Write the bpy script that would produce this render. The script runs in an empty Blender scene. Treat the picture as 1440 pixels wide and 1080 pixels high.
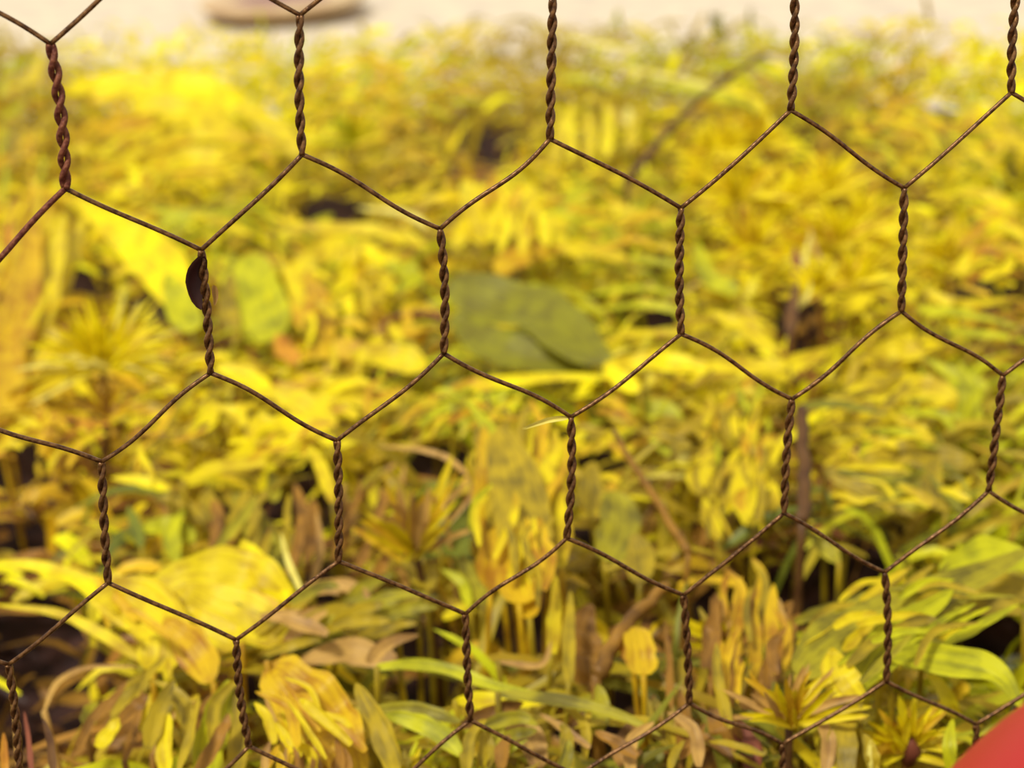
import bpy, math, random
from mathutils import Vector, Matrix, noise
random.seed(7)
C = bpy.context.scene.collection
W_, H_, F_ = 1440.0, 1080.0, 2600.0

# ------------------------------------------------------------------ camera
# solved from the netting's joints: fence plane y = 0, canopy top of the plants z = 0
CAM_H = 0.285                       # camera height above the tops of the plants
PITCH, YAW, ROLL = -0.361858, -0.139266, 0.046458
T = Vector((-0.089787, 0.041339, 0.368677))
def rot(p, y, r):
    Rx = Matrix(((1,0,0),(0,math.cos(p),-math.sin(p)),(0,math.sin(p),math.cos(p))))
    Ry = Matrix(((math.cos(y),0,math.sin(y)),(0,1,0),(-math.sin(y),0,math.cos(y))))
    Rz = Matrix(((math.cos(r),-math.sin(r),0),(math.sin(r),math.cos(r),0),(0,0,1)))
    return Rz @ Rx @ Ry
R = rot(PITCH, YAW, ROLL)           # (right, up, forward) world -> camera
RT = R.transposed()
c0 = -(RT @ T)
V_OFF = CAM_H - c0.y
def sw(v): return Vector((v.x, v.z, v.y))      # (right, up, fwd) -> blender (x, y, z)
CAM = Vector((c0.x, c0.z, CAM_H))
cx, cu, cf = sw(RT @ Vector((1,0,0))), sw(RT @ Vector((0,1,0))), sw(RT @ Vector((0,0,1)))
cam_data = bpy.data.cameras.new('camera')
cam = bpy.data.objects.new('camera', cam_data); C.objects.link(cam)
cam.matrix_world = Matrix(((cx.x,cu.x,-cf.x,CAM.x),(cx.y,cu.y,-cf.y,CAM.y),(cx.z,cu.z,-cf.z,CAM.z),(0,0,0,1)))
cam_data.sensor_width = 36; cam_data.lens = F_/W_*36
cam_data.clip_start = .01; cam_data.clip_end = 200
cam_data.dof.use_dof = True
cam_data.dof.focus_distance = 0.385
cam_data.dof.aperture_fstop = 14.5
bpy.context.scene.camera = cam

# ------------------------------------------------------------------ light
sc = bpy.context.scene
sc.view_settings.view_transform = 'Standard'; sc.view_settings.look = 'None'
sc.view_settings.gamma = 1; sc.view_settings.use_curve_mapping = False
sc.view_settings.exposure = 0.24
w = bpy.data.worlds.new('overcast_sky'); sc.world = w; w.use_nodes = True
bg = w.node_tree.nodes['Background']
bg.inputs[0].default_value = (1.0, 0.96, 0.90, 1); bg.inputs[1].default_value = 0.7
sd = bpy.data.lights.new('sun', 'SUN'); sd.energy = 3.3; sd.angle = math.radians(8); sd.color = (1, .98, .90)
so = bpy.data.objects.new('sun', sd); C.objects.link(so)
so.rotation_euler = Vector((-0.45, -0.42, 1.0)).to_track_quat('Z', 'Y').to_euler()

# ------------------------------------------------------------------ helpers
def ray(x, y):
    return (cf + cx*((x-W_/2)/F_) + cu*(-(y-H_/2)/F_)).normalized()
def hit_plane(x, y, n, d):
    r = ray(x, y); n = Vector(n)
    return CAM + r*((d - n.dot(CAM))/n.dot(r))
def at_z(x, y, z=0.0): return hit_plane(x, y, (0,0,1), z)
def at_Y(x, y, Y): return hit_plane(x, y, (0,1,0), Y)
def to_px(p):
    d = p - CAM; z = d.dot(cf)
    return (W_/2 + F_*d.dot(cx)/z, H_/2 - F_*d.dot(cu)/z)
def srgb(c):
    return tuple(((v/255)/12.92 if v/255 <= .04045 else ((v/255+.055)/1.055)**2.4) for v in c)
def tag(o, label=None, cat=None, group=None, kind=None):
    for k, v in (('label',label),('category',cat),('group',group),('kind',kind)):
        if v: o[k] = v
    return o
def link(name, verts, faces, mat, parent=None, smooth=True, uv=None):
    me = bpy.data.meshes.new(name); me.from_pydata([tuple(v) for v in verts], [], faces)
    if uv:
        la = me.attributes.new('along', 'FLOAT_VECTOR', 'POINT'); la.data.foreach_set('vector', [q for t in uv for q in t])
    if mat: me.materials.append(mat)
    if smooth: me.polygons.foreach_set('use_smooth', [True]*len(me.polygons))
    o = bpy.data.objects.new(name, me); C.objects.link(o)
    if parent: o.parent = parent; o.matrix_parent_inverse = parent.matrix_world.inverted()
    return o
def empty(name, loc):
    o = bpy.data.objects.new(name, None); o.location = loc; o.empty_display_size = .01; C.objects.link(o)
    o.matrix_world = Matrix.Translation(loc)
    return o

def leaf_mat(name, col, trans=.35, rough=.45, var=.22, vary=None, scale=60):
    """plant tissue: colour with mottling of its own, part of the light passes through"""
    m = bpy.data.materials.new(name); m.use_nodes = True; nt = m.node_tree; nt.nodes.clear()
    N = nt.nodes.new; L = nt.links.new
    out = N('ShaderNodeOutputMaterial'); mx = N('ShaderNodeMixShader'); pb = N('ShaderNodeBsdfPrincipled'); tr = N('ShaderNodeBsdfTranslucent')
    tc = N('ShaderNodeTexCoord'); no = N('ShaderNodeTexNoise'); no.inputs['Scale'].default_value = scale; no.inputs['Detail'].default_value = 3
    L(tc.outputs['Object'], no.inputs['Vector'])
    ramp = N('ShaderNodeMix'); ramp.data_type = 'RGBA'
    mr = N('ShaderNodeMapRange'); mr.inputs['From Min'].default_value = .38; mr.inputs['From Max'].default_value = .56
    L(no.outputs['Fac'], mr.inputs['Value']); L(mr.outputs['Result'], ramp.inputs['Factor'])
    if col != 'attr':
        # broad leaves: fine parallel veins and larger stains, laid out along the leaf itself
        la = N('ShaderNodeAttribute'); la.attribute_name = 'along'
        vn = N('ShaderNodeTexNoise'); vn.inputs['Scale'].default_value = 1.0; vn.inputs['Detail'].default_value = 4
        L(la.outputs['Vector'], vn.inputs['Vector'])
        m1 = N('ShaderNodeMath'); m1.operation = 'MULTIPLY'; m1.inputs[1].default_value = .42
        m2 = N('ShaderNodeMath'); m2.operation = 'MULTIPLY_ADD'; m2.inputs[1].default_value = .58
        L(vn.outputs['Fac'], m1.inputs[0]); L(no.outputs['Fac'], m2.inputs[0]); L(m1.outputs[0], m2.inputs[2])
        L(m2.outputs[0], mr.inputs['Value'])
        bp = N('ShaderNodeBump'); bp.inputs['Strength'].default_value = .5; bp.inputs['Distance'].default_value = .0015
        L(vn.outputs['Fac'], bp.inputs['Height']); L(bp.outputs['Normal'], pb.inputs['Normal'])
    if col == 'attr':
        at = N('ShaderNodeAttribute'); at.attribute_name = 'tint'
        hsv = N('ShaderNodeHueSaturation'); hsv.inputs['Value'].default_value = 1-var*1.4
        L(at.outputs['Color'], hsv.inputs['Color']); L(at.outputs['Color'], ramp.inputs['B']); L(hsv.outputs['Color'], ramp.inputs['A'])
    else:
        c = srgb(col); v = srgb(vary) if vary else tuple(q*(1-var*1.4) for q in c)
        ramp.inputs['A'].default_value = (*v, 1); ramp.inputs['B'].default_value = (*c, 1)
    L(ramp.outputs['Result'], pb.inputs['Base Color']); L(ramp.outputs['Result'], tr.inputs['Color'])
    pb.inputs['Roughness'].default_value = rough
    pb.inputs['Specular IOR Level'].default_value = .25
    mx.inputs['Fac'].default_value = trans
    L(pb.outputs[0], mx.inputs[1]); L(tr.outputs[0], mx.inputs[2]); L(mx.outputs[0], out.inputs['Surface'])
    return m
def solid_mat(name, a, b, scale=40, rough=.7, bump=.3, metal=0, detail=5):
    m = bpy.data.materials.new(name); m.use_nodes = True; nt = m.node_tree
    N = nt.nodes.new; L = nt.links.new; pb = nt.nodes['Principled BSDF']
    tc = N('ShaderNodeTexCoord'); no = N('ShaderNodeTexNoise'); no.inputs['Scale'].default_value = scale; no.inputs['Detail'].default_value = detail
    L(tc.outputs['Object'], no.inputs['Vector'])
    mr = N('ShaderNodeMapRange'); mr.inputs['From Min'].default_value = .35; mr.inputs['From Max'].default_value = .65
    mx = N('ShaderNodeMix'); mx.data_type = 'RGBA'; mx.inputs['A'].default_value = (*srgb(a),1); mx.inputs['B'].default_value = (*srgb(b),1)
    L(no.outputs['Fac'], mr.inputs['Value']); L(mr.outputs['Result'], mx.inputs['Factor']); L(mx.outputs['Result'], pb.inputs['Base Color'])
    pb.inputs['Roughness'].default_value = rough; pb.inputs['Metallic'].default_value = metal; pb.inputs['Specular IOR Level'].default_value = .35
    if bump:
        bp = N('ShaderNodeBump'); bp.inputs['Strength'].default_value = bump; bp.inputs['Distance'].default_value = .002
        L(no.outputs['Fac'], bp.inputs['Height']); L(bp.outputs['Normal'], pb.inputs['Normal'])
    return m

PAL = dict(
    Y=(244,226,12), y=(228,206,22), G=(218,180,26), L=(198,194,22), O=(182,156,30), o=(140,136,30),
    B=(164,118,42), b=(112,78,40), D=(74,44,36), g=(122,126,36), P=(236,222,110), T=(200,158,80), A=(206,146,40), R=(140,78,52), S=(120,120,84), M=(172,160,34))
VAR = dict(Y=(206,176,22), y=(184,152,26), G=(170,118,30), L=(140,138,26), O=(124,106,32), o=(112,104,34), B=(110,76,34), b=(84,54,30), D=(50,28,22), g=(88,92,34), P=(190,170,60), T=(150,112,60), A=(160,98,30), R=(104,54,36), S=(90,86,56), M=(112,102,34))
LM = {k: leaf_mat('leaf_'+n, PAL[k], vary=VAR[k], scale=110, trans=.3) for k, n in dict(
    Y='bright_yellow', y='yellow', G='golden', L='lime', O='olive', o='dark_olive', B='tan_brown', b='brown', D='dark_brown',
    g='green', P='pale_yellow', T='straw', A='amber', R='red_brown', S='grey_green', M='moss_green').items()}
GROUND_Z = -0.072

def catmull(P, n):
    out = []; m = len(P)
    if m == 2: return [P[0].lerp(P[1], i/n) for i in range(n+1)]
    for i in range(n+1):
        t = i/n*(m-1); k = min(int(t), m-2); f = t-k
        p0, p1, p2, p3 = P[max(k-1,0)], P[k], P[k+1], P[min(k+2,m-1)]
        out.append(.5*((2*p1)+(p2-p0)*f+(2*p0-5*p1+4*p2-p3)*f*f+(3*p1-p0-3*p2+p3)*f*f*f))
    return out
def tube(pts, rad, sides=8, cap=True):
    n = len(pts); V = []; Fc = []
    prev = Vector((0.3,0.9,0.2))
    for i, p in enumerate(pts):
        d = (pts[min(i+1,n-1)]-pts[max(i-1,0)]).normalized()
        a = (prev - d*prev.dot(d)).normalized(); prev = a; b = d.cross(a)
        r = rad[i] if isinstance(rad, (list,tuple)) else rad
        for k in range(sides):
            t = 2*math.pi*k/sides; V.append(p + (a*math.cos(t)+b*math.sin(t))*r)
    for i in range(n-1):
        for k in range(sides):
            Fc.append((i*sides+k, i*sides+(k+1)%sides, (i+1)*sides+(k+1)%sides, (i+1)*sides+k))
    if cap: Fc.append(tuple(range(sides-1,-1,-1))); Fc.append(tuple((n-1)*sides+k for k in range(sides)))
    return V, Fc
def blade_geo(P, wid, nrm, n=14, fold=.22, prof='leaf', wave=0.0, seed=0):
    """leaf sheet along the points P; five vertices across, folded at the midrib"""
    pts = catmull(P, n); V = []; Fc = []
    for i, p in enumerate(pts):
        t = i/n
        if prof == 'leaf': s = max(math.sin(math.pi*(t**.8))**.75, .03)
        elif prof == 'blade': s = max(min(1, .45+t*2.2)*(1-t**3)**.8, .03)
        elif prof == 'round': s = max((1-(2*t-1)**2)**.5, .02)
        else: s = 1
        d = (pts[min(i+1,n)]-pts[max(i-1,0)]).normalized()
        a = d.cross(nrm)
        if a.length < 1e-3: a = d.cross(Vector((1,0,0)))
        a.normalize(); up = a.cross(d).normalized()
        hw = wid*.5*s
        wv = wave*wid*noise.noise(Vector((t*5+seed, seed*1.7, 0)))
        for q, h in ((-1,.0),(-.5,-.6),(0,-1),(.5,-.6),(1,.0)):
            e = 1 + ((.26*noise.noise(Vector((t*5+seed*3.1, q*2, seed)))+.05*noise.noise(Vector((t*14+seed, q*5, seed)))) if abs(q) == 1 else 0)
            V.append(p + a*(hw*q*e) + up*(h*fold*hw + wv))
    for i in range(n):
        for k in range(4):
            Fc.append((i*5+k, i*5+k+1, (i+1)*5+k+1, (i+1)*5+k))
    return V, Fc

# ------------------------------------------------------------------ ground
E0, E1 = at_z(0, 58), at_z(1440, 46)
BED_SL = (E1.y-E0.y)/(E1.x-E0.x); BED_END = E0.y - BED_SL*E0.x
def bed_end(x): return BED_END + BED_SL*x + .05*noise.noise(Vector((x*6, 0, 4)))
def ground_patch(name, x0, x1, y0, y1, z, amp, step, mat, sl=0):
    nx, ny = int((x1-x0)/step)+1, int((y1-y0)/step)+1; V = []; Fc = []
    for j in range(ny):
        for i in range(nx):
            x = x0+(x1-x0)*i/(nx-1); y = y0+(y1-y0)*j/(ny-1)
            yy = y + BED_SL*x*((y-y0)/(y1-y0) if sl > 0 else 1)*abs(sl); V.append((x, yy, z+amp*noise.noise(Vector((x*9,y*9,1)))+amp*.5*noise.noise(Vector((x*31,y*31,5)))))
    for j in range(ny-1):
        for i in range(nx-1): Fc.append((j*nx+i, j*nx+i+1, (j+1)*nx+i+1, (j+1)*nx+i))
    return link(name, V, Fc, mat)
soil = solid_mat('soil', (34,18,18), (70,42,34), scale=55, rough=.95, bump=.8)
path_m = solid_mat('pale_gravel', (184,168,148), (206,190,160), scale=30, rough=.9, bump=.3)
o = ground_patch('ground', -1.6, 2.0, -0.9, BED_END+.03, GROUND_Z, .008, .02, soil, 1); o['kind'] = 'structure'
o = ground_patch('path', -6, 8, BED_END+.02, 9, GROUND_Z+.004, .003, .1, path_m, -1); o['kind'] = 'structure'

# ------------------------------------------------------------------ wire netting
UL, DL = 0.027857, 0.017398
def lat(u, v):                      # lattice -> world on the fence plane
    return Vector((u*.05, 0, v + V_OFF))
tr = {}                             # traced joints: (row, k) -> (top, bottom) in picture pixels
def J(r, k, top=None, bot=None): tr[(r,k)] = (top, bot)
J(0,0,(71,62),(92,265)); J(0,1,(422,22),(425,218)); J(0,2,(777,-2),(773,195)); J(0,3,(1117,-25),(1112,155)); J(0,4,(1434,66),(1422,130))
J(1,-1,(-38,402),(-36,588)); J(1,0,(283,352),(296,525)); J(1,1,(619,322),(624,497)); J(1,2,(958,293),(958,470)); J(1,3,(1272,265),(1268,438))
J(2,0,(143,650),(152,820)); J(2,1,(474,620),(476,790)); J(2,2,(802,585),(796,755)); J(2,3,(1114,562),(1103,722)); J(2,4,(1410,528),(1390,690))
J(3,-1,(12,935),(27,1092)); J(3,0,(332,900),(350,1050)); J(3,1,(655,865),(662,1015)); J(3,2,(962,838),(970,990)); J(3,3,(1244,805),(1246,958))
J(4,3,(1100,1045),None); J(4,4,(1372,1018),None)
J(0,4,(1434,-50),(1422,130))
nodes = {}
for r_ in range(-2, 7):
    for k in range(-4, 9):
        u = k + (.5 if r_ % 2 else 0)
        top, bot = lat(u, UL - r_*(UL+DL)), lat(u, -r_*(UL+DL))
        t_, b_ = tr.get((r_,k), (None,None))
        if t_: top = at_Y(t_[0], t_[1], 0)
        if b_: bot = at_Y(b_[0], b_[1], 0)
        if t_ and not b_: bot += top - lat(u, UL - r_*(UL+DL))
        dz = .0015*noise.noise(Vector((u*.7, r_*.9, 3)))
        top.y += dz; bot.y += dz
        nodes[(r_,k)] = (top, bot)
rust = solid_mat('weathered_wire', (66,38,14), (122,84,44), scale=900, rough=.34, bump=.15, metal=.45)
rust_red = solid_mat('rusty_wire', (82,30,16), (124,70,40), scale=900, rough=.6, bump=.3, metal=.2)
fence = empty('wire_netting', (0.1, 0, GROUND_Z))
tag(fence, 'thin brown hexagonal chicken wire netting with twisted joints standing before the plants', 'wire netting')
seedn = 0
for (r_,k),(top,bot) in nodes.items():
    if top.z < GROUND_Z+.003: continue
    bot = bot.copy(); 
    if bot.z < GROUND_Z+.001: bot.z = GROUND_Z+.001
    seedn += 1; rn = random.Random(seedn)
    red = (r_ == 0 and k == 0)
    L_ = (top-bot).length; turns = 3.3+rn.random()*.8; ph = rn.random()*6.28
    R1, rr = (.00072, .00066) if red else (.00052, .00056)
    V, Fc = [], []
    d = (bot-top).normalized(); a = Vector((0,1,0)); b = d.cross(a)
    for s in (0, math.pi):
        pts = []
        for i in range(49):
            t = i/48; env = min(1, t*8, (1-t)*8)
            th = ph + s + turns*2*math.pi*t
            bow = .0006*math.sin(math.pi*t)*(rn.random()*0+((seedn*37)%7-3)/3)
            pts.append(top.lerp(bot, t) + (a*math.cos(th)+b*math.sin(th))*R1*(.55+.45*env) + b*bow)
        v, f = tube(pts, rr, 8); o_ = len(V); V += v; Fc += [tuple(q+o_ for q in ff) for ff in f]
    link('twisted_joint', V, Fc, rust_red if red else rust, fence)
    # the two single wires that leave the lower end
    if bot.z <= GROUND_Z+.002: continue
    for dk in (0, 1):
        kk = k + dk - (1 if r_ % 2 == 0 else 0)
        if (r_+1, kk) not in nodes: continue
        q = nodes[(r_+1, kk)][0]
        if q.z < GROUND_Z: continue
        dirv = (q-bot); side = Vector((0,0,1)).cross(dirv).normalized(); per = dirv.cross(Vector((0,1,0))).normalized()
        am = .0006*(rn.random()-.5)*2; bm_ = .0008*(rn.random()-.2)
        pts = []
        for i in range(21):
            t = i/20
            pts.append(bot.lerp(q, t) + per*(am*math.sin(2*math.pi*t) + bm_*math.sin(math.pi*t)) + Vector((0,-.0004*math.sin(math.pi*t),0)))
        rrd = .00062 if (red and dk == 0) else .00050
        v, f = tube(pts, rrd, 8)
        link('wire', v, f, rust_red if (red and dk == 0) else rust, fence)

# ------------------------------------------------------------------ undergrowth
MAP = ["O Y Y Ly Y Oy O LO Oo LY Oy Y",
       "OG GY Y yY GO BO Oy YO YG OB GB YL",
       "GY YG LY Oy Oy YG Yy OL YG YG yO Yy",
       "G YB BL LG Gy LO Ly yL yO BY Yy BG",
       "G YG GyD yY yG Lo Yy yO Oy YB Oy OL",
       "GBD GB Oy YDb BO OyB yG OB Oy BOR yO LO",
       "BYD OgB yO DyO OB OGg yO ODB BD ODg DLo OL",
       "DYb yB GB OBo DoO OyD DG B BG DLb LO LoS",
       "BDb OB OL yO OB OL OB Oo BTo ByO yGO OL"]
MAP = [r.split() for r in MAP]
# clearings where the dark soil shows between the plants
HOLLOWS = [(15,650,32,30),(20,760,40,16),(445,705,26,42),(40,905,60,40),(60,945,50,22),(575,905,42,18),(600,975,52,20),(740,880,44,38),(455,830,22,22),
  (1190,800,60,30),(1150,850,60,26),(1380,895,60,24),(465,298,48,12,.8),(690,205,34,22,.6),(215,440,22,18,.7),(1400,405,40,24),(1130,450,26,40),
  (650,715,28,14),(875,985,22,16),(850,1050,50,16),(620,655,44,16),(1215,860,30,20),(1330,160,24,14,.6),(110,400,24,18,.7),(840,750,30,18),
  (350,980,14,26),(200,860,0.1,0.1),(60,1010,60,30),(850,655,24,10),(330,715,30,18),(1000,860,30,30),(920,450,36,12)]
def in_hollow(p):
    px, py = to_px(p)
    q = [h for h in HOLLOWS if ((px-h[0])/h[2])**2+((py-h[1])/h[3])**2 < 1.5*(.75+.5*noise.noise(p*60)+.25)]
    return bool(q) and (len(q[0]) < 5 or noise.noise(p*2000)*.5+.5 < q[0][4])
def species(px, py, rn):
    gx = px/120 - .5 + rn.gauss(0, .33); gy = py/120 - .5 + rn.gauss(0, .33)
    i = min(max(int(round(gx)), 0), 11); j = min(max(int(round(gy)), 0), 8)
    s = MAP[j][i]; return s[min(int(rn.random()**1.1*len(s)), len(s)-1)]
def undergrowth(name, label, cat, keys, count, seed, zr, lr, wr, lay):
    rn = random.Random(seed); V = []; Fc = []; tint = []
    made = 0; tries = 0
    while made < count and tries < count*14:
        tries += 1
        # even cover in the view: more, smaller things are not needed far away
        Y = .035 + 1.75*rn.random()**1.35
        half = .30 + .36*Y
        X = CAM.x + (Y-CAM.y)*math.tan(-YAW)*0 + rn.uniform(-1,1)*half*1.15 + (Y-CAM.y)*cf.x/cf.y
        if Y > bed_end(X): continue
        p = Vector((X, Y, 0)); px, py = to_px(p)
        sp = species(px, py, rn)
        if sp not in keys: continue
        if sp == 'D' and rn.random() < .6: continue
        z = rn.uniform(*zr)
        if sp in 'Db': z -= .015
        # hollows in the canopy where the plants are dark and open
        z += .012*noise.noise(Vector((X*14, Y*9, 2.2)))
        ln = rn.uniform(*lr); wd = rn.uniform(*wr)
        up = py/1080.0                                   # far plants lie flatter
        az = rn.gauss(0, 1)*.6 + (0 if rn.random() < .5 else math.pi) if rn.random() < lay + (1-lay)*(1-up)*.7 else rn.uniform(0, 2*math.pi)
        el = rn.uniform(-.1, .5) if rn.random() < lay else rn.uniform(.3, 1.25)
        d = Vector((math.cos(az)*math.cos(el), math.sin(az)*math.cos(el), math.sin(el)))
        b0 = Vector((X, Y, z)) - d*ln*.5
        mid = b0 + d*ln*.55 + Vector((0,0,ln*.10)); tip = b0 + d*ln + Vector((rn.gauss(0,.1)*ln, rn.gauss(0,.1)*ln, -ln*rn.uniform(.0,.3)))
        if b0.z < GROUND_Z: b0.z = GROUND_Z
        if min(b0.y, tip.y, mid.y) < .012: continue
        if rn.random() < .98 and max(b0.z, mid.z, tip.z) > GROUND_Z+.010 and any(in_hollow(q) for q in (b0, mid, tip, mid.lerp(tip, .5), mid.lerp(b0, .5))): continue
        nrm = Vector((rn.gauss(0,.35), -.35+rn.gauss(0,.3), .9))
        v, f = blade_geo([b0, mid, tip], wd, nrm, n=5, fold=.3, prof='blade' if wd < .006 else 'leaf', seed=made*.37)
        # keep only three vertices across for these
        o_ = len(V)
        for i in range(6): V += [v[i*5], v[i*5+2], v[i*5+4]]
        for i in range(5):
            Fc.append((o_+i*3, o_+i*3+1, o_+i*3+4, o_+i*3+3)); Fc.append((o_+i*3+1, o_+i*3+2, o_+i*3+5, o_+i*3+4))
        c = srgb(PAL[sp]); j = rn.uniform(.80, 1.2); g = rn.uniform(.9, 1.08)
        tint += [(min(c[0]*j,1), min(c[1]*j*g,1), c[2]*j, 1)]*18
        made += 1
    o = link(name, V, Fc, leaf_mat(name+'_tissue', 'attr'))
    at = o.data.color_attributes.new('tint', 'FLOAT_COLOR', 'POINT')
    at.data.foreach_set('color', [q for c in tint for q in c])
    tag(o, label, cat, kind='stuff')
    return o
undergrowth('moss', 'bright yellow and golden leafy moss covering the bed behind the wire netting', 'moss', 'YyGPA', 17000, 11, (-.045,.014), (.010,.030), (.0022,.0065), .6)
undergrowth('grass', 'lime and olive grass blades matted together between the yellow plants', 'grass', 'LOoMgS', 13000, 12, (-.05,.013), (.018,.055), (.0018,.0050), .6)
undergrowth('leaf_litter', 'brown dead stalks and leaf litter lying low among the plants', 'leaf litter', 'BbDRT', 9000, 13, (-.070,-.008), (.015,.045), (.0015,.0060), .5)

# ------------------------------------------------------------------ plants with a shape of their own
CURRENT = [0]
def place(P, lift):
    """picture points on a leaf -> points in the bed: rooted at its lowest point, leaning back over the canopy"""
    low = max(P, key=lambda q: q[1]); yb = max(at_z(low[0], low[1], lift).y, .02)
    out = []
    for x, y in P:
        yi = at_z(x, y, lift).y
        out.append(at_Y(x, y, max(yb + (yi-yb)*.55, .018)))
    return out
def leaf_part(par, key, P, wpx, lift=.014, prof='leaf', fold=.22, n=14, name='leaf', wave=.0, nrm=None):
    CURRENT[0] += 1; sd = CURRENT[0]*.731
    pts = place(P, lift)
    mid = pts[len(pts)//2]; wid = wpx*(mid-CAM).dot(cf)/F_
    n = 26
    v, f = blade_geo(pts, wid, nrm or Vector((.3*math.sin(sd*3), -.60+.2*math.sin(sd*5), .72)), n=n, fold=fold, prof=prof, wave=wave+.12, seed=sd)
    ln = sum((pts[i+1]-pts[i]).length for i in range(len(pts)-1)); 
    uv = [((i%5-2)*.25*wid*700 + sd*13, (i//5)/n*ln*60, sd) for i in range(len(v))]
    return link(name, v, f, LM[key], par, uv=uv), pts
def stem_part(par, p, key='O', r=.0011, name='stem'):
    q = Vector((p.x+.004*math.sin(p.x*900), p.y+.006, GROUND_Z-.002))
    m = p.lerp(q, .5) + Vector((.003*math.sin(p.x*500), -.002, 0))
    v, f = tube(catmull([p, m, q], 8), [r*.8]*3+[r]*6, 6)
    return link(name, v, f, LM[key], par)
def plant(name, label, cat, strokes, lift=.014, stem='O', group=None, fills=()):
    low = max((s[1][0] for s in strokes), key=lambda q: q[1])
    b = at_z(low[0], low[1], lift); par = empty(name, (b.x, max(b.y,.02), GROUND_Z))
    tag(par, label, cat, group); bpy.context.view_layer.update()
    for s in strokes:
        key, P, w = s[:3]; kw = s[3] if len(s) > 3 else {}
        kw = dict(kw); kw.setdefault('lift', lift)
        _, pts = leaf_part(par, key, P, w, **kw)
        stem_part(par, pts[0], stem)
    for fa in fills: fill(par, *fa, lift=lift+.004)
    return par
def fill(par, keys, x, y, rx, ry, ang, spread, n, lpx, wpx, lift=.016):
    """many small blades of the same plant, strewn about its larger leaves"""
    rn = random.Random(int(x*7+y)); 
    for i in range(n):
        a = math.radians(ang + rn.gauss(0, spread)); r_ = rn.random()**.5; t = rn.uniform(0, 6.283)
        px_, py_ = x + rx*r_*math.cos(t), y + ry*r_*math.sin(t); l_ = lpx*rn.uniform(.55, 1.25)
        dx, dy = math.cos(a)*l_/2, -math.sin(a)*l_/2; k = rn.uniform(-.18, .18)*l_
        P = [(px_-dx, py_-dy), (px_+k, py_-abs(k)), (px_+dx, py_+dy)]
        if P[0][1] < P[-1][1]: P = P[::-1]
        leaf_part(par, keys[int(rn.random()*len(keys))], P, wpx*rn.uniform(.6, 1.4), lift=lift+rn.uniform(-.008, .008), prof='blade', fold=.35)
def tuft(name, label, cat, x, y, rpx, n, keys, seed, lift=.012, wpx=6, a0=-20, a1=200, stem='B', flat=.45, core=None, group=None):
    """narrow pointed leaves that fan out of one centre"""
    rn = random.Random(seed); c = at_z(x, y, lift); c = at_Y(x, y, max(c.y, .034)); sc_ = (c-CAM).dot(cf)/F_
    par = empty(name, (c.x, c.y, GROUND_Z)); tag(par, label, cat, group); bpy.context.view_layer.update()
    for i in range(n):
        a = math.radians(a0 + (a1-a0)*(i+rn.random()*.8)/n); L_ = rpx*sc_*rn.uniform(.6, 1.1)
        fw = rn.uniform(-.6, .5)
        d = Vector((math.cos(a), fw, math.sin(a)*.95+.05)).normalized()
        p0 = c + Vector((rn.gauss(0,1), rn.gauss(0,1), rn.gauss(0,.6)))*rpx*sc_*.07
        p1 = p0 + d*L_*.55; p2 = p0 + d*L_ + Vector((0, 0, -L_*.12*rn.random()))
        for q in (p1, p2): q.y = max(q.y, .014)
        v, f = blade_geo([p0, p1, p2], wpx*sc_*rn.uniform(.7,1.3), Vector((rn.gauss(0,.3), -.8, .5)), n=6, fold=.35, prof='blade', seed=i+seed)
        link('leaf', v, f, LM[keys[int(rn.random()*len(keys))]], par)
    stem_part(par, c, stem, .0016)
    if core:
        v, f = tube([c+Vector((0,-.001,-rpx*sc_*.30)), c+Vector((.001,-.002,0)), c+Vector((0,-.002,rpx*sc_*.28))], [.0018,.0024,.0008], 7)
        link('flower_centre', v, f, LM[core], par)
    return par
def stalk(name, label, cat, P, wpx, key, lift=.02, side=None, sides=8, taper=.6, group=None):
    pts = place(P, lift); lo = min(pts, key=lambda q: q.y)
    par = empty(name, (lo.x, lo.y, GROUND_Z)); tag(par, label, cat, group); bpy.context.view_layer.update()
    q = catmull(pts, 16); r = wpx*.5*(pts[0]-CAM).dot(cf)/F_
    q = [p + Vector((noise.noise(p*300), noise.noise(p*310+Vector((5,0,0))), noise.noise(p*290)))*r*.5 for p in q]
    v, f = tube(q, [r*(1-(1-taper)*i/16) for i in range(17)], sides)
    link('shaft', v, f, LM[key], par)
    base = pts[0] if P[0][1] >= P[-1][1] else pts[-1]
    stem_part(par, base, key, r*.8, 'root_end')
    return par
B_ = dict(prof='blade'); RD = dict(prof='round')

plant('broad_leaf', 'broad bright yellow leaf pointing its tip at the thick rusty twist of wire', 'leaf',
  [('Y',[(355,165),(300,128),(210,118),(140,116),(80,127)],52,{'wave':.2}),('y',[(350,205),(290,165),(220,150),(170,160)],46)], .02)
plant('curled_leaf', 'golden arching leaf over a brown hollow below the broad yellow leaf', 'leaf',
  [('y',[(345,205),(280,190),(210,205),(150,240),(95,265)],16),('G',[(215,160),(170,175),(130,190)],34),('y',[(360,260),(300,225),(230,230),(180,262)],40),('y',[(420,225),(370,165),(330,150)],44)], .012, fills=[('yYGy',250,215,110,45,15,14,34,80,9)])
plant('grass_clump', 'lime grass blades leaning from the picture edge to the rusty wire', 'grass',
  [('L',[(0,168),(30,146),(75,124)],11,B_),('y',[(0,135),(40,110),(60,75)],26),('L',[(0,100),(30,88),(60,78)],18,B_),('O',[(10,240),(25,200),(15,170)],26)], .012, fills=[('yOLG',30,180,50,90,60,40,36,40,9),('yLG',560,120,120,50,10,25,44,50,8)])
plant('broad_leaf', 'large bright yellow leaf with a green tip below the first slanting wire', 'leaf',
  [('Y',[(262,430),(225,375),(170,320),(105,278)],66,{'wave':.25}),('L',[(270,470),(255,430),(235,385)],46)], .018)
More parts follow.
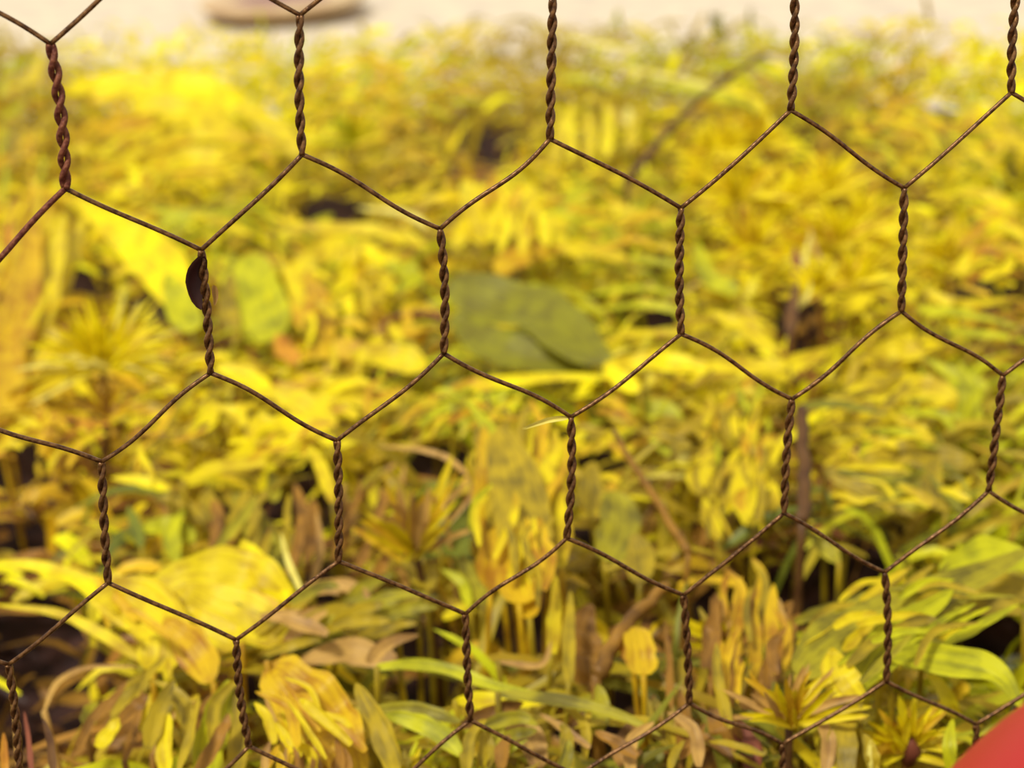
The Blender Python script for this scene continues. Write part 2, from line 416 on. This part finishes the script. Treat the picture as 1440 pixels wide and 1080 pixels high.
plant('golden_plant', 'golden plant with tall upright leaves at the picture edge below the rusty wire', 'plant',
  [('G',[(10,520),(30,420),(50,310)],52),('y',[(60,470),(70,390),(90,300)],38),('Y',[(5,320),(25,300),(40,282)],36),('G',[(-5,600),(5,530),(15,450)],60),('A',[(20,400),(15,350),(10,310)],30),('y',[(90,420),(100,350),(120,300)],26)], .01, 'G', fills=[('GyYG',40,400,50,130,75,14,40,80,11),('GyyA',70,620,90,40,20,30,24,50,10)])
plant('lime_leaf', 'flat lime leaf above the lower end of the second mesh cell top', 'leaf',
  [('L',[(330,300),(270,305),(205,292)],26),('y',[(350,330),(310,312),(270,300)],20),('O',[(360,255),(320,270),(280,300)],22)], .012)
plant('rounded_leaf', 'rounded lime green leaf just beside the twisted wire with brown debris', 'leaf',
  [('L',[(385,475),(370,430),(345,360)],74,RD),('O',[(330,480),(320,430),(325,380)],30)], .010)
plant('yellow_plant', 'bright yellow leaves spreading under the debris twist toward the next joint', 'plant',
  [('Y',[(385,560),(345,528),(300,515)],30),('y',[(470,600),(430,570),(380,545)],44),('Y',[(300,560),(290,590),(270,610)],30),('y',[(345,600),(330,580),(300,570)],20)], .02)
plant('arched_leaf', 'long arched yellow leaf ending in a sharp tip under the joint of slanting wires', 'leaf',
  [('y',[(255,676),(310,655),(380,645),(440,612)],20,{'prof':'blade'}),('Y',[(470,625),(420,600),(365,630),(310,655)],48),('y',[(468,708),(455,665),(435,625)],20)], .026, fills=[('yYG',400,615,60,22,20,18,16,50,11),('yGOB',230,620,60,40,25,30,20,50,9)])
plant('short_leaf', 'short bright yellow leaf beside the twisted wire above a green patch', 'leaf',
  [('Y',[(240,690),(200,676),(155,672)],17)], .02)
plant('green_plant', 'small soft lime green plant in the shade behind the lower mesh cell', 'plant',
  [('L',[(275,760),(235,740),(195,745)],34),('O',[(290,735),(250,710),(215,700)],26),('L',[(250,790),(240,750),(260,715)],24),('g',[(200,770),(190,740),(180,710)],18)], .006)
plant('long_leaf', 'long bright yellow leaf sloping down from the lower picture edge', 'leaf',
  [('Y',[(235,945),(190,880),(120,820),(50,796),(-20,792)],34,B_),('y',[(210,935),(150,896),(80,862),(-10,850)],17,B_)], .02)
plant('broad_leaf', 'wide golden yellow leaf with an upturned tip behind the lowest wire junction', 'leaf',
  [('y',[(410,850),(350,812),(270,808),(200,832)],72,{'wave':.2}),('Y',[(400,850),(372,805),(340,758)],46),('y',[(215,945),(230,890),(180,840),(130,850)],80),('y',[(340,905),(270,880),(220,850)],60),
   ('y',[(400,900),(330,860),(250,830)],76),('G',[(300,960),(270,910),(230,870)],54),('G',[(400,880),(370,860),(330,830)],50),('P',[(425,835),(405,790),(395,750)],10,B_)], .024, 'G', fills=[('yG',170,850,60,40,-35,14,14,70,12),('BOyO',220,1010,110,60,70,25,18,90,20)])
plant('curved_stalk', 'thin tan stalk arching over the shaded corner below the golden leaf', 'stalk',
  [('T',[(62,1000),(82,958),(128,938),(195,938)],9,B_)], .02, 'T')
plant('upright_leaf', 'upright lime leaf beside the lowest twisted wire', 'leaf',
  [('L',[(285,1100),(298,1030),(322,955)],46,B_),('O',[(330,1100),(335,1040),(335,960)],30,B_)], .02)
plant('broad_leaf', 'large dull golden leaf hanging behind the bottom mesh cell', 'leaf',
  [('G',[(375,930),(420,975),(465,1030),(500,1090)],96,{'prof':'round','wave':.25}),('Y',[(495,1040),(465,990),(430,960)],50),('O',[(560,1090),(530,1020),(500,960)],36)], .026, 'G', fills=[('yyGT',425,1010,60,60,-50,16,20,80,14),('BTGB',430,1070,60,16,85,14,18,50,10)])
plant('grey_green_leaf', 'soft olive leaf with a blunt end above the large dull golden leaf', 'leaf',
  [('O',[(560,885),(480,862),(400,900)],40,{'wave':.2}),('T',[(560,930),(490,915),(420,930)],40),('o',[(470,905),(440,895),(400,905)],14),('M',[(590,870),(540,850),(470,850)],26)], .02, fills=[('OMOT',480,880,100,50,15,22,20,100,18)])
plant('tan_stalk', 'tan forked stalk in the lower shaded corner', 'stalk',
  [('T',[(215,1060),(240,1010),(275,985)],10,B_),('B',[(175,1070),(190,1020),(200,970)],14,B_),('M',[(120,1020),(130,1000),(140,990)],26)], .02, 'B')
# upper middle
plant('grass_clump', 'pale yellow grass blade curving beside a dark gap in the upper bed', 'grass',
  [('P',[(608,326),(570,300),(500,292)],12,B_),('y',[(600,345),(520,322),(430,318),(370,300)],18,B_),('y',[(610,250),(580,275),(530,285)],12,B_)], .018)
plant('yellow_plant', 'bright yellow leafy plant filling the mesh cell beside the debris twist', 'plant',
  [('y',[(420,400),(440,360),(500,330)],40),('Y',[(480,400),(510,370),(560,360)],40),('G',[(460,480),(450,430),(430,380)],40),('y',[(430,470),(420,420),(390,350)],22),('Y',[(540,400),(530,365),(510,335)],34),
   ('G',[(520,500),(480,490),(420,500)],34),('y',[(600,520),(550,500),(490,500)],44),('y',[(560,570),(500,550),(440,560)],44),('L',[(590,400),(570,380),(540,370)],28),('A',[(420,510),(400,490),(390,470)],28)], .012, fills=[('yYGyL',480,410,100,100,50,60,44,42,13),('yYG',470,560,80,30,10,25,16,60,13)])
stalk('twig', 'short pinkish brown twig lying across to the middle twisted wire', 'twig', [(622,448),(590,440),(540,452)], 12, 'R', .02)
plant('yellow_plant', 'brightest yellow plant with blocky upright leaves in the middle mesh cell', 'plant',
  [('Y',[(672,345),(668,300),(655,250)],40,{'prof':'round'}),('Y',[(705,340),(700,300),(690,258)],44,{'prof':'round'}),('Y',[(740,340),(735,300),(730,262)],38,{'prof':'round'}),('Y',[(785,340),(775,315),(765,290)],46,{'prof':'round'}),('y',[(640,350),(650,320),(660,300)],26),
   ('G',[(700,385),(730,360),(790,350)],36),('y',[(890,370),(830,350),(770,350)],34)], .024, fills=[('YyYG',715,300,60,40,85,14,24,50,12),('yGL',840,320,80,50,5,20,26,70,10)])
plant('upright_grass', 'cluster of upright yellow blades below the dark gap near the top', 'grass',
  [('Y',[(805,225),(800,180),(806,140)],18,B_),('Y',[(850,222),(856,180),(852,140)],18,B_),('y',[(825,230),(830,190),(825,150)],14,B_),('y',[(885,210),(890,180),(900,150)],16,B_),('P',[(880,175),(884,160),(882,150)],12),('y',[(780,230),(785,190),(790,160)],14,B_)], .014)
plant('grass_clump', 'long pale lime grass blades arching across the top of the bed', 'grass',
  [('P',[(1050,135),(960,112),(870,92),(785,70)],15,B_),('L',[(1060,150),(980,128),(900,115)],15,B_),('L',[(790,110),(830,112),(870,125)],11,B_),('Y',[(1085,180),(1060,140),(1010,122)],24,B_),('L',[(1100,110),(1050,90),(970,95)],16,B_),('P',[(900,75),(840,60),(780,52)],12,B_)], .016)
stalk('twig', 'straight brown twig slanting down to the slanting wire near the top', 'twig', [(882,254),(950,172),(1010,120),(1078,74)], 12, 'b', .048)
# the green leaf
plant('oval_green_leaf', 'big oval olive green leaf at the centre of the picture', 'leaf',
  [('o',[(845,520),(790,465),(720,425),(630,400)],100,{'prof':'round','fold':.12,'lift':.02}),('o',[(830,515),(760,500),(690,480),(640,440)],60,{'prof':'round','lift':.017})], .02, 'o')
plant('long_leaf', 'long horizontal yellow leaf lying under the oval green leaf', 'leaf',
  [('Y',[(640,548),(700,537),(780,530),(870,530)],20,B_),('Y',[(1000,520),(930,508),(850,510)],34,{'wave':.2}),('y',[(1110,515),(1040,515),(950,520)],26),('Y',[(900,550),(870,530),(850,510)],30)], .026)
plant('grass_clump', 'lime grass blades bowed horizontally beside the oval green leaf', 'grass',
  [('L',[(965,415),(890,405),(810,418)],12,B_),('L',[(965,440),(900,428),(820,440)],11,B_),('y',[(960,470),(890,468),(832,492)],12,B_),('L',[(960,375),(900,365),(840,370)],13,B_),('y',[(950,350),(900,340),(830,345)],16,B_),('L',[(960,310),(900,315),(850,330)],16,B_)], .018)
# mossy mass, upper right
K = [(1010,200,60),(1060,185,55),(1040,260,70),(1100,270,80),(1165,250,70),(1180,320,75),(1060,330,60),(1130,330,60),(1215,300,60),(990,240,45),(1200,380,60),(1150,395,50),(1230,350,45)]
for i, (x, y, r_) in enumerate(K):
    tuft('moss_sprig', 'fluffy bright yellow sprig in the feathery moss mound near the top', 'moss sprig', x, y+r_*.3, r_*1.1, 44, 'YYYYyG', 300+i, .020+.004*(i%3), 7, -30, 210, 'B', group='sprigs of the feathery moss mound')
plant('dead_plant', 'brown dead stem with pale curled tips in front of the moss mound', 'stem',
  [('R',[(1122,400),(1120,370),(1118,345)],16,B_),('b',[(1110,470),(1115,430),(1122,395)],18,B_),('P',[(1120,435),(1135,415),(1140,395)],9,B_),('P',[(1128,380),(1135,350),(1142,325)],8,B_),('T',[(1155,370),(1145,345),(1135,310)],7,B_)], .03, 'b')
# spiky tufts
tuft('spiky_tuft', 'yellow spiky starburst tuft beside the debris twist of wire', 'tuft', 145, 512, 112, 84, 'YYYYP', 21, .034, 7, -25, 205, 'B')
tuft('spiky_tuft', 'small golden spiky tuft just below the starburst tuft', 'tuft', 150, 585, 60, 24, 'GyTB', 22, .012, 7, 0, 180, 'b')
tuft('spiky_tuft', 'tan and yellow spiky tuft under a curved stalk in the lower middle', 'tuft', 585, 775, 130, 26, 'TyTyG', 23, .024, 11, 35, 145, 'b')
tuft('spiky_tuft', 'yellow spiky tuft on brown stalks near the bottom beside the broad lime leaf', 'tuft', 1110, 1015, 105, 36, 'YyyGT', 24, .036, 11, 10, 170, 'b')
tuft('yellow_flower', 'yellow tufted flower with a brown centre beside the red ball', 'flower', 1275, 1050, 78, 70, 'YYyG', 25, .038, 10, -15, 195, 'B', core='R')
tuft('spiky_tuft', 'tiny lime spiky tuft at the very bottom beneath two dark gaps', 'tuft', 575, 1085, 45, 9, 'LyP', 26, .02, 7, 40, 140, 'O')
tuft('spiky_tuft', 'golden spiky tuft next to the upper twisted wire at the top of the second column', 'tuft', 500, 200, 62, 24, 'yyGL', 27, .01, 8, -10, 190, 'O')
tuft('spiky_tuft', 'yellow bushy tuft against the short twisted wire of the last column', 'tuft', 1330, 360, 62, 26, 'Yyy', 28, .014, 8, -20, 200, 'O')
tuft('spiky_tuft', 'small dull yellow tuft behind the stubby joint above the dark hollow', 'tuft', 1010, 905, 60, 14, 'yGT', 29, .02, 12, 20, 160, 'B')
# middle right column
plant('tall_leaf', 'tall broad olive and gold leaf hanging down beside the middle lower twisted wire', 'leaf',
  [('G',[(720,820),(700,740),(690,660),(680,600)],60,{'fold':.1,'lift':.026}),('y',[(790,800),(780,740),(775,690),(765,640)],44),('O',[(745,830),(740,760),(725,680),(700,600)],80,{'prof':'round','fold':.1}),('L',[(700,760),(700,680),(690,610),(655,560)],34),('y',[(775,720),(770,680),(755,640)],44),('G',[(730,850),(735,780),(760,730)],70),('G',[(690,830),(690,790),(700,740)],44)], .03, 'G', fills=[('yGO',750,710,40,110,85,10,34,90,13),('OyL',695,680,30,90,80,14,20,80,12),('OyGL',640,580,80,40,20,25,24,60,10)])
plant('curved_stalk', 'curved tan stalk bent over a brown hollow beside the tall leaf', 'stalk',
  [('T',[(662,672),(630,645),(590,632),(530,628)],10,B_),('T',[(625,710),(645,690),(662,668)],9,B_)], .03, 'T')
stalk('twig', 'reddish brown twig leaning through the yellow leaves of the middle', 'twig', [(968,778),(930,715),(895,660),(862,605)], 13, 'B', .03)
plant('yellow_plant', 'olive yellow leafy plant between the reddish twig and the brown stem', 'plant',
  [('y',[(1010,700),(985,670),(1000,630)],40),('y',[(1060,740),(1045,690),(1050,640)],40),('O',[(960,650),(930,620),(900,600)],30),('y',[(1085,690),(1075,650),(1080,610)],30),('L',[(960,590),(920,575),(880,570)],34),('y',[(1010,760),(1000,730),(990,700)],30),('P',[(965,650),(960,642),(955,636)],18,RD),('P',[(965,672),(930,668),(905,672)],8,B_)], .014, fills=[('yyOGL',1035,650,60,100,80,16,44,60,11),('OyLG',900,600,80,40,10,40,24,50,12)])
plant('grey_green_leaf', 'olive green leaf hanging beside the lower middle twist over a dark spot', 'leaf',
  [('M',[(850,790),(870,740),(865,690)],60,{'prof':'round'}),('O',[(830,720),(830,680),(835,650)],36),('O',[(900,820),(900,780),(890,750)],40)], .016)
stalk('bare_stalk', 'upright dull brown stem behind the lower twisted wire', 'stem', [(1128,735),(1132,660),(1126,575)], 22, 'b', .03, taper=.8)
plant('dark_leaf', 'dark olive pointed leaf at the top of the upright dull brown stem', 'leaf',
  [('o',[(1122,572),(1175,568),(1250,583)],18)], .03)
plant('broad_leaf', 'wide dull yellow leaf curving above the olive grasses', 'leaf',
  [('y',[(1315,620),(1250,590),(1180,605)],34),('y',[(1350,570),(1290,545),(1230,555)],46),('L',[(1350,600),(1365,560),(1350,510)],40),('L',[(1390,545),(1350,530),(1300,505)],22),('O',[(1370,650),(1290,640),(1210,645)],46,{'wave':.2}),('y',[(1300,500),(1260,490),(1220,500)],34)], .014, fills=[('yyOL',1260,590,90,55,5,18,36,80,10),('OoyM',1270,690,90,40,-15,18,26,80,10)])
plant('grass_clump', 'lime blade running to the picture edge above the last joint', 'grass',
  [('L',[(1290,435),(1350,440),(1450,465)],22,B_),('L',[(1330,465),(1390,470),(1450,480)],14,B_),('y',[(1300,410),(1350,425),(1440,420)],16,B_),('Y',[(1450,345),(1400,310),(1370,300)],28),('y',[(1430,300),(1390,275),(1350,270)],26),('y',[(1450,215),(1410,190),(1390,175)],40)], .016, fills=[('YGyA',1390,360,50,60,10,30,30,50,12),('OyLG',1320,190,110,50,170,25,40,60,9)])
plant('olive_leaf', 'long olive leaf drooping over the brown hollow behind the wide wire V', 'leaf',
  [('O',[(1160,660),(1220,690),(1290,730)],26,B_),('M',[(1200,700),(1260,680),(1340,690)],40),('O',[(1330,720),(1310,690),(1320,640)],36),('M',[(1180,790),(1160,770),(1140,750)],22)], .014)
plant('curled_leaf', 'yellow leaf with a curling edge under the moss mound', 'leaf',
  [('y',[(1085,540),(1110,515),(1170,490)],30),('y',[(1090,500),(1050,460),(1000,440)],30),('y',[(1180,440),(1210,420),(1240,400)],30),('L',[(1040,410),(1000,390),(980,340)],40)], .016)
# lower right
plant('broad_lime_leaf', 'large broad lime leaf rising across the last lower twisted wire', 'leaf',
  [('M',[(1120,950),(1180,900),(1270,860),(1450,770)],84,{'prof':'leaf','fold':.12}),('L',[(1130,920),(1180,900),(1240,850)],44),('L',[(1200,970),(1250,900),(1340,830)],50),('O',[(1460,830),(1380,830),(1300,850)],50),('O',[(1300,900),(1270,880),(1250,840)],60),('L',[(1450,790),(1390,780),(1320,800)],60),('y',[(1210,990),(1180,950),(1170,910)],50),('O',[(1440,860),(1360,850),(1290,870)],34)], .035, 'O', fills=[('MLOy',1280,880,120,60,25,14,34,100,13)])
plant('broad_lime_leaf', 'bright lime leaf drooping toward the red ball', 'leaf',
  [('L',[(1250,925),(1320,925),(1400,945),(1440,1000)],46),('M',[(1240,900),(1300,905),(1380,930)],36)], .034, 'O')
plant('golden_grass', 'upright golden brown stalks behind the lower mesh cell', 'grass',
  [('B',[(1000,960),(1005,900),(1000,840)],16,B_),('G',[(1060,960),(1062,890),(1055,830)],24,B_),('G',[(1090,950),(1085,880),(1088,820)],22,B_),('B',[(1030,980),(1035,900),(1030,850)],14,B_),('T',[(1120,940),(1105,880),(1095,840)],12,B_),('B',[(940,1010),(942,940),(935,870)],12,B_)], .02, 'B', fills=[('BGGBO',1050,900,70,80,88,10,30,100,15)])
stalk('twig', 'thick brown twig slanting up to the lower middle wire joint', 'twig', [(838,950),(870,895),(905,855),(938,825)], 26, 'B', .03)
plant('golden_bud', 'small amber yellow bud leaf in front of brown stalks', 'leaf',
  [('G',[(905,950),(900,920),(895,880)],48,{'prof':'round'}),('A',[(890,930),(882,915),(888,895)],20,RD)], .03, 'G')
plant('grass_clump', 'lime grass blades sweeping out of two dark gaps near the bottom', 'grass',
  [('L',[(530,938),(610,936),(700,965),(790,985)],20,B_),('Y',[(640,985),(690,985),(760,990)],24),('M',[(700,975),(790,985),(870,1005),(930,1035)],20,B_),('M',[(520,1000),(590,1000),(650,1015)],26),('T',[(700,930),(760,935),(775,900)],10,B_),('L',[(650,1060),(600,1020),(540,1005)],30,B_)], .028)
plant('upright_leaf', 'upright pale gold leaf beneath the tall broad olive and gold leaf', 'leaf',
  [('y',[(775,920),(780,870),(782,810)],24,B_),('G',[(745,870),(740,830),(745,790)],40),('O',[(800,960),(800,900),(802,830)],20,B_)], .026)
plant('brown_plant', 'tan and brown withered leaves in the bottom shaded middle', 'plant',
  [('B',[(830,960),(820,910),(830,850)],60,{'wave':.3}),('B',[(990,1090),(1020,1040),(1000,1000)],50,{'wave':.3}),('T',[(760,1080),(740,1030),(700,1010)],40),('R',[(1060,1090),(1050,1040),(1020,1010)],36),('B',[(900,1090),(880,1050),(900,1010)],40),('O',[(960,1060),(930,1020),(920,980)],36)], .018, 'B', fills=[('BTOMO',770,1030,110,50,60,60,20,75,20),('BOTO',960,1040,100,40,50,40,18,80,18)])
plant('brown_plant', 'olive and tan grasses beneath the joint beside the yellow flower', 'plant',
  [('O',[(1190,1090),(1185,1040),(1200,990)],40),('T',[(1160,1090),(1165,1040),(1150,1000)],22),('O',[(1230,1090),(1225,1060),(1215,1030)],26),('L',[(1340,1090),(1335,1050),(1340,1010)],20),('P',[(1225,1085),(1222,1060),(1225,1040)],8,B_)], .026, 'B')
plant('green_plant', 'small grey green plant under the curved tan stalk', 'plant',
  [('g',[(650,790),(640,750),(655,710)],40),('S',[(620,770),(620,740),(630,720)],26),('M',[(680,850),(660,810),(650,780)],30),('O',[(600,830),(590,800),(560,790)],40),('L',[(660,855),(650,820),(620,800)],16)], .012)
plant('olive_leaf', 'olive stems standing behind the lower wire at the end of the second row', 'leaf',
  [('M',[(385,800),(360,740),(330,690)],46),('B',[(420,790),(430,740),(415,680)],26),('T',[(440,820),(450,770),(445,720)],12,B_),('O',[(345,770),(300,720),(290,680)],30)], .01, fills=[('OOMB',370,740,70,60,85,25,20,75,18),('TBBO',530,740,60,60,80,25,14,70,13)])
# reddish stalks in the lowest corner
plant('tan_stalk', 'thin pinkish stalks standing in the bottom corner', 'stalk',
  [('T',[(25,1090),(22,1020),(14,960)],8,B_),('R',[(45,1090),(40,1040),(34,1000)],9,B_),('A',[(8,1090),(6,1060),(5,1030)],12,B_),('b',[(75,1090),(70,1040),(60,1010)],12,B_)], .04, 'R')
# debris held by the netting
def debris(name, label, cat, P, wpx, key):
    pts = [at_Y(x, y, -.0008) for x, y in P]; par = None
    v, f = blade_geo(pts, wpx*.385/F_, Vector((.5,-.8,.1)), n=10, fold=.5, prof='leaf', seed=3)
    n0 = len(v); nn = Vector((0,.0006,0)); v2 = [q+nn for q in v]
    f2 = [tuple(reversed([q+n0 for q in ff])) for ff in f]
    o = link(name, list(v)+v2, f+f2, LM[key]); tag(o, label, cat); return o
debris('dead_leaf', 'shrivelled dark brown leaf scrap caught on the twisted wire', 'leaf', [(288,360),(276,384),(274,408),(283,436)], 30, 'D')
debris('leaf_scrap', 'pale speck of leaf caught low on the same twisted wire as the brown scrap', 'leaf', [(300,402),(303,415),(302,430)], 10, 'T')
debris('grass_scrap', 'short pale grass scrap sticking out beside the middle wire joint', 'leaf', [(800,588),(770,592),(735,604)], 7, 'P')

# ------------------------------------------------------------------ red ball on the near side of the netting
Rb = .085
dist = .275; px_r = Rb*F_/dist
cpx, cpy = 1425+.66*px_r, 1049+.75*px_r
cb = CAM + (cf + cx*((cpx-W_/2)/F_) + cu*(-(cpy-H_/2)/F_))*dist
V, Fc = [], []
nu, nv = 96, 48
for j in range(nv+1):
    th = math.pi*j/nv
    for i in range(nu):
        ph = 2*math.pi*i/nu; V.append(Vector((math.sin(th)*math.cos(ph), math.sin(th)*math.sin(ph), math.cos(th)))*Rb)
for j in range(nv):
    for i in range(nu): Fc.append((j*nu+i, (j+1)*nu+i, (j+1)*nu+(i+1)%nu, j*nu+(i+1)%nu))
red = solid_mat('red_rubber', (164,10,12), (176,18,14), scale=20, rough=.45, bump=.05)
o = link('ball', V, Fc, red); o.location = cb
tag(o, 'smooth plain red ball at the bottom corner in front of the netting', 'ball')
print('BALL', cb, 'bottom', cb.z-Rb, 'front', cb.y+Rb)

# ------------------------------------------------------------------ dish lying on the path
dc = at_z(402, 22, GROUND_Z+.02); dc.y += .088
prof = [(0,.004),(.045,.006),(.052,.012),(.056,.015),(.084,.016),(.089,.012),(.080,.002),(.06,-.006),(0,-.006)]
V, Fc = [], []; nu = 48
for r_, z in prof:
    for i in range(nu):
        a = 2*math.pi*i/nu; V.append(Vector((r_*math.cos(a)*1.1, r_*math.sin(a), z)))
for j in range(len(prof)-1):
    for i in range(nu): Fc.append((j*nu+i, (j+1)*nu+i, (j+1)*nu+(i+1)%nu, j*nu+(i+1)%nu))
o = link('shallow_dish', V, Fc, solid_mat('clay_rim', (176,146,110), (196,170,130), scale=20, rough=.8)); o.location = (dc.x, dc.y, GROUND_Z+.013)
tag(o, 'blurred shallow tan dish holding purplish brown soil on the pale ground behind the plants', 'dish')
V = [Vector((0,0,.016))]+[Vector((.054*1.1*math.cos(2*math.pi*i/nu), .054*math.sin(2*math.pi*i/nu), .0125)) for i in range(nu)]
d2 = link('dish_soil', V, [(0, 1+i, 1+(i+1)%nu) for i in range(nu)], solid_mat('purple_soil', (120,84,84), (140,104,96), scale=30, rough=.9)); d2.parent = o
